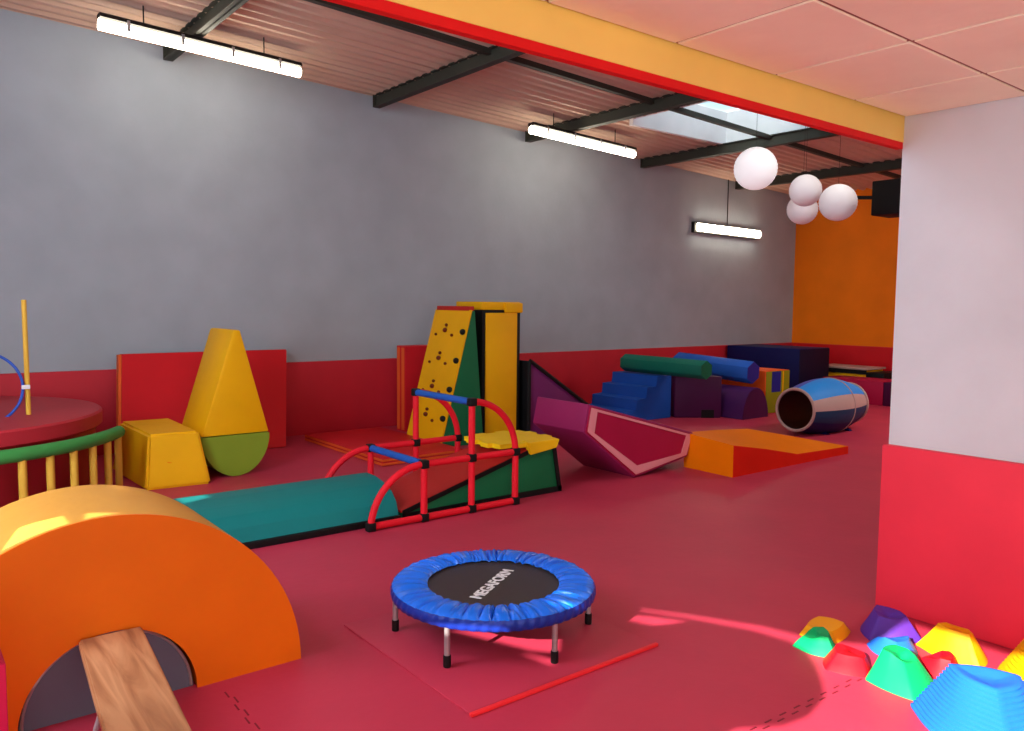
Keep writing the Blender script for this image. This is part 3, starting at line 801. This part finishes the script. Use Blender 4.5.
hexlog((8.12, 7.72, 0.702), (8.12, 6.32, 0.692), 0.122, 'deepgreen', 'deepgreen2' if 'deepgreen2' in MATS else vinyl('deepgreen2', (8, 96, 66)), 'teal green hexagonal foam roller lying on top of the blue stairs', PI/2)
hexlog((9.25, 7.72, 0.66), (9.25, 6.42, 0.60), 0.155, 'brightblue' if 'brightblue' in MATS else vinyl('brightblue', (36, 98, 200)), 'royal' if 'royal' in MATS else vinyl('royal', (38, 36, 130)), 'bright blue hexagonal foam roller lying beside the orange block', PI/2)
t = thing('foam_half_roller', 'purple half round foam block in front of the orange block', 'foam shape', (9.2, 6.6, 0))
poly = [(9.17-0.29*math.cos(PI*i/24), 0.41*math.sin(PI*i/24)) for i in range(25)]
obj('foam_body', prism(poly, 6.31, 6.92, bev=0.004, seg=1), 'violet', t)
obj('end_cap', prism([((x-9.17)*0.97+9.17, z*0.98) for x, z in poly], 6.302, 6.311), 'darkpurple', t)
vinyl('orangecube', (236, 88, 16)); vinyl('navy2', (24, 34, 130))
t = thing('foam_block', 'orange foam cube with an olive green side and navy stripe, behind the purple half roller', 'foam block', (9.9, 6.8, 0))
obj('foam_body', box(9.60, 10.18, 6.46, 7.22, 0, 0.60, 0.01), 'orangecube', t)
sp_ = obj('side_panel', box(9.612, 10.172, 6.452, 6.464, 0.008, 0.592, 0.003), 'oliveblock', t)
sub('stripe', box(9.74, 9.95, 6.446, 6.453, 0.30, 0.588), 'navy2', sp_)
sub('stripe', box(10.0, 10.02, 6.446, 6.453, 0.20, 0.588), 'yellow', sp_)
t = thing('foam_mattress_stack', 'long dark navy foam box in the corner by the orange wall', 'foam block', (11.6, 7.5, 0))
obj('foam_body', box(11.36, 12.24, 7.05, 8.42, 0, 0.83, 0.012), 'navy', t)
obj('end_panel', box(11.37, 12.23, 7.04, 7.052, 0.01, 0.82, 0.003), vinyl('hole2', (12, 12, 44)), t)
t = thing('framed_mat', 'yellow mat with black and cream edges by the orange wall', 'mat', (12.9, 7.1, 0))
obj('foam_body', box(12.62, 13.2, 6.62, 7.5, 0, 0.47, 0.008), 'yellow', t)
obj('top_edge', box(12.60, 13.22, 6.58, 7.52, 0.471, 0.50, 0.004), 'beige', t)
obj('black_band', box(12.605, 12.622, 6.60, 7.51, 0.40, 0.468), 'black', t)
obj('end_band', box(12.60, 13.2, 6.30, 6.60, 0, 0.44, 0.006), 'black', t)
t = thing('foam_block', 'wide magenta foam block at the far right behind the barrel tunnel', 'foam block', (12.2, 6.3, 0))
obj('foam_body', box(11.95, 12.5, 5.98, 6.98, 0, 0.37, 0.012), 'magenta', t)
obj('end_cover', box(11.95, 12.5, 5.62, 5.975, 0, 0.36, 0.01), 'darkpurple', t)

# ================================================================== HANGING THINGS
vinyl('paper', (246, 244, 246), rough=0.8)
vinyl('paper_lit', (246, 244, 246), rough=0.8)
MATS['paper_lit'].node_tree.nodes['Principled BSDF'].inputs['Emission Color'].default_value = (1, 0.98, 1, 1)
MATS['paper_lit'].node_tree.nodes['Principled BSDF'].inputs['Emission Strength'].default_value = 0.35
LN = [((5.66,3.97,2.62), 0.172, 'largest white paper lantern, left of the cluster of three'),
      ((6.06,3.76,2.46), 0.130, 'white paper lantern at the upper left of the cluster of three'),
      ((6.49,4.05,2.365), 0.133, 'smaller white paper lantern tucked under the other two'),
      ((6.03,3.45,2.33), 0.145, 'white paper lantern at the right of the cluster of three')]
for c, r, lb in LN:
    t = thing('paper_lantern', lb, 'lantern', (c[0], c[1], c[2]-r), 'white paper lanterns')
    rings = []; nv_ = 36
    for i in range(1, nv_):
        a = PI*i/nv_; rr = r*math.sin(a)*(1+0.012*math.cos(i*PI)); zz = c[2]-r*math.cos(a)
        rings.append([(c[0]+rr*math.cos(2*PI*k/40), c[1]+rr*math.sin(2*PI*k/40), zz) for k in range(40)])
    obj('lantern_shade', loft(rings), 'paper_lit' if r > 0.16 else 'paper', t, ang=60)
    obj('cord', sweep([(c[0], c[1], c[2]+r*0.95), (c[0], c[1], roofz(c[0])-0.02)], 0.0015, 5), 'dirtyblack', t)
t = thing('wall_speaker', 'black box hung high beside the pier, partly hidden by it', 'speaker', (8.2, 4.05, 2.45))
obj('cabinet', box(7.86, 8.22, 3.55, 4.14, 2.42, 2.76, 0.01), 'black', t)
obj('bracket', sweep([(7.9, 4.13, 2.60), (7.86, 4.32, 2.615)], 0.02, 8), 'black', t)
obj('hanger', sweep([(8.05, 3.85, 2.75), (8.05, 3.85, roofz(8.05)-0.02)], 0.012, 8), 'black', t)

# ================================================================== RENDER SETTINGS THAT BELONG TO THE SCENE
scene.view_settings.view_transform = 'Standard'
scene.view_settings.look = 'None'
scene.view_settings.exposure = 0.0
scene.view_settings.gamma = 1.0
scene.view_settings.use_curve_mapping = False
scene.cycles.use_denoising = True
scene.cycles.max_bounces = 8
scene.cycles.diffuse_bounces = 5
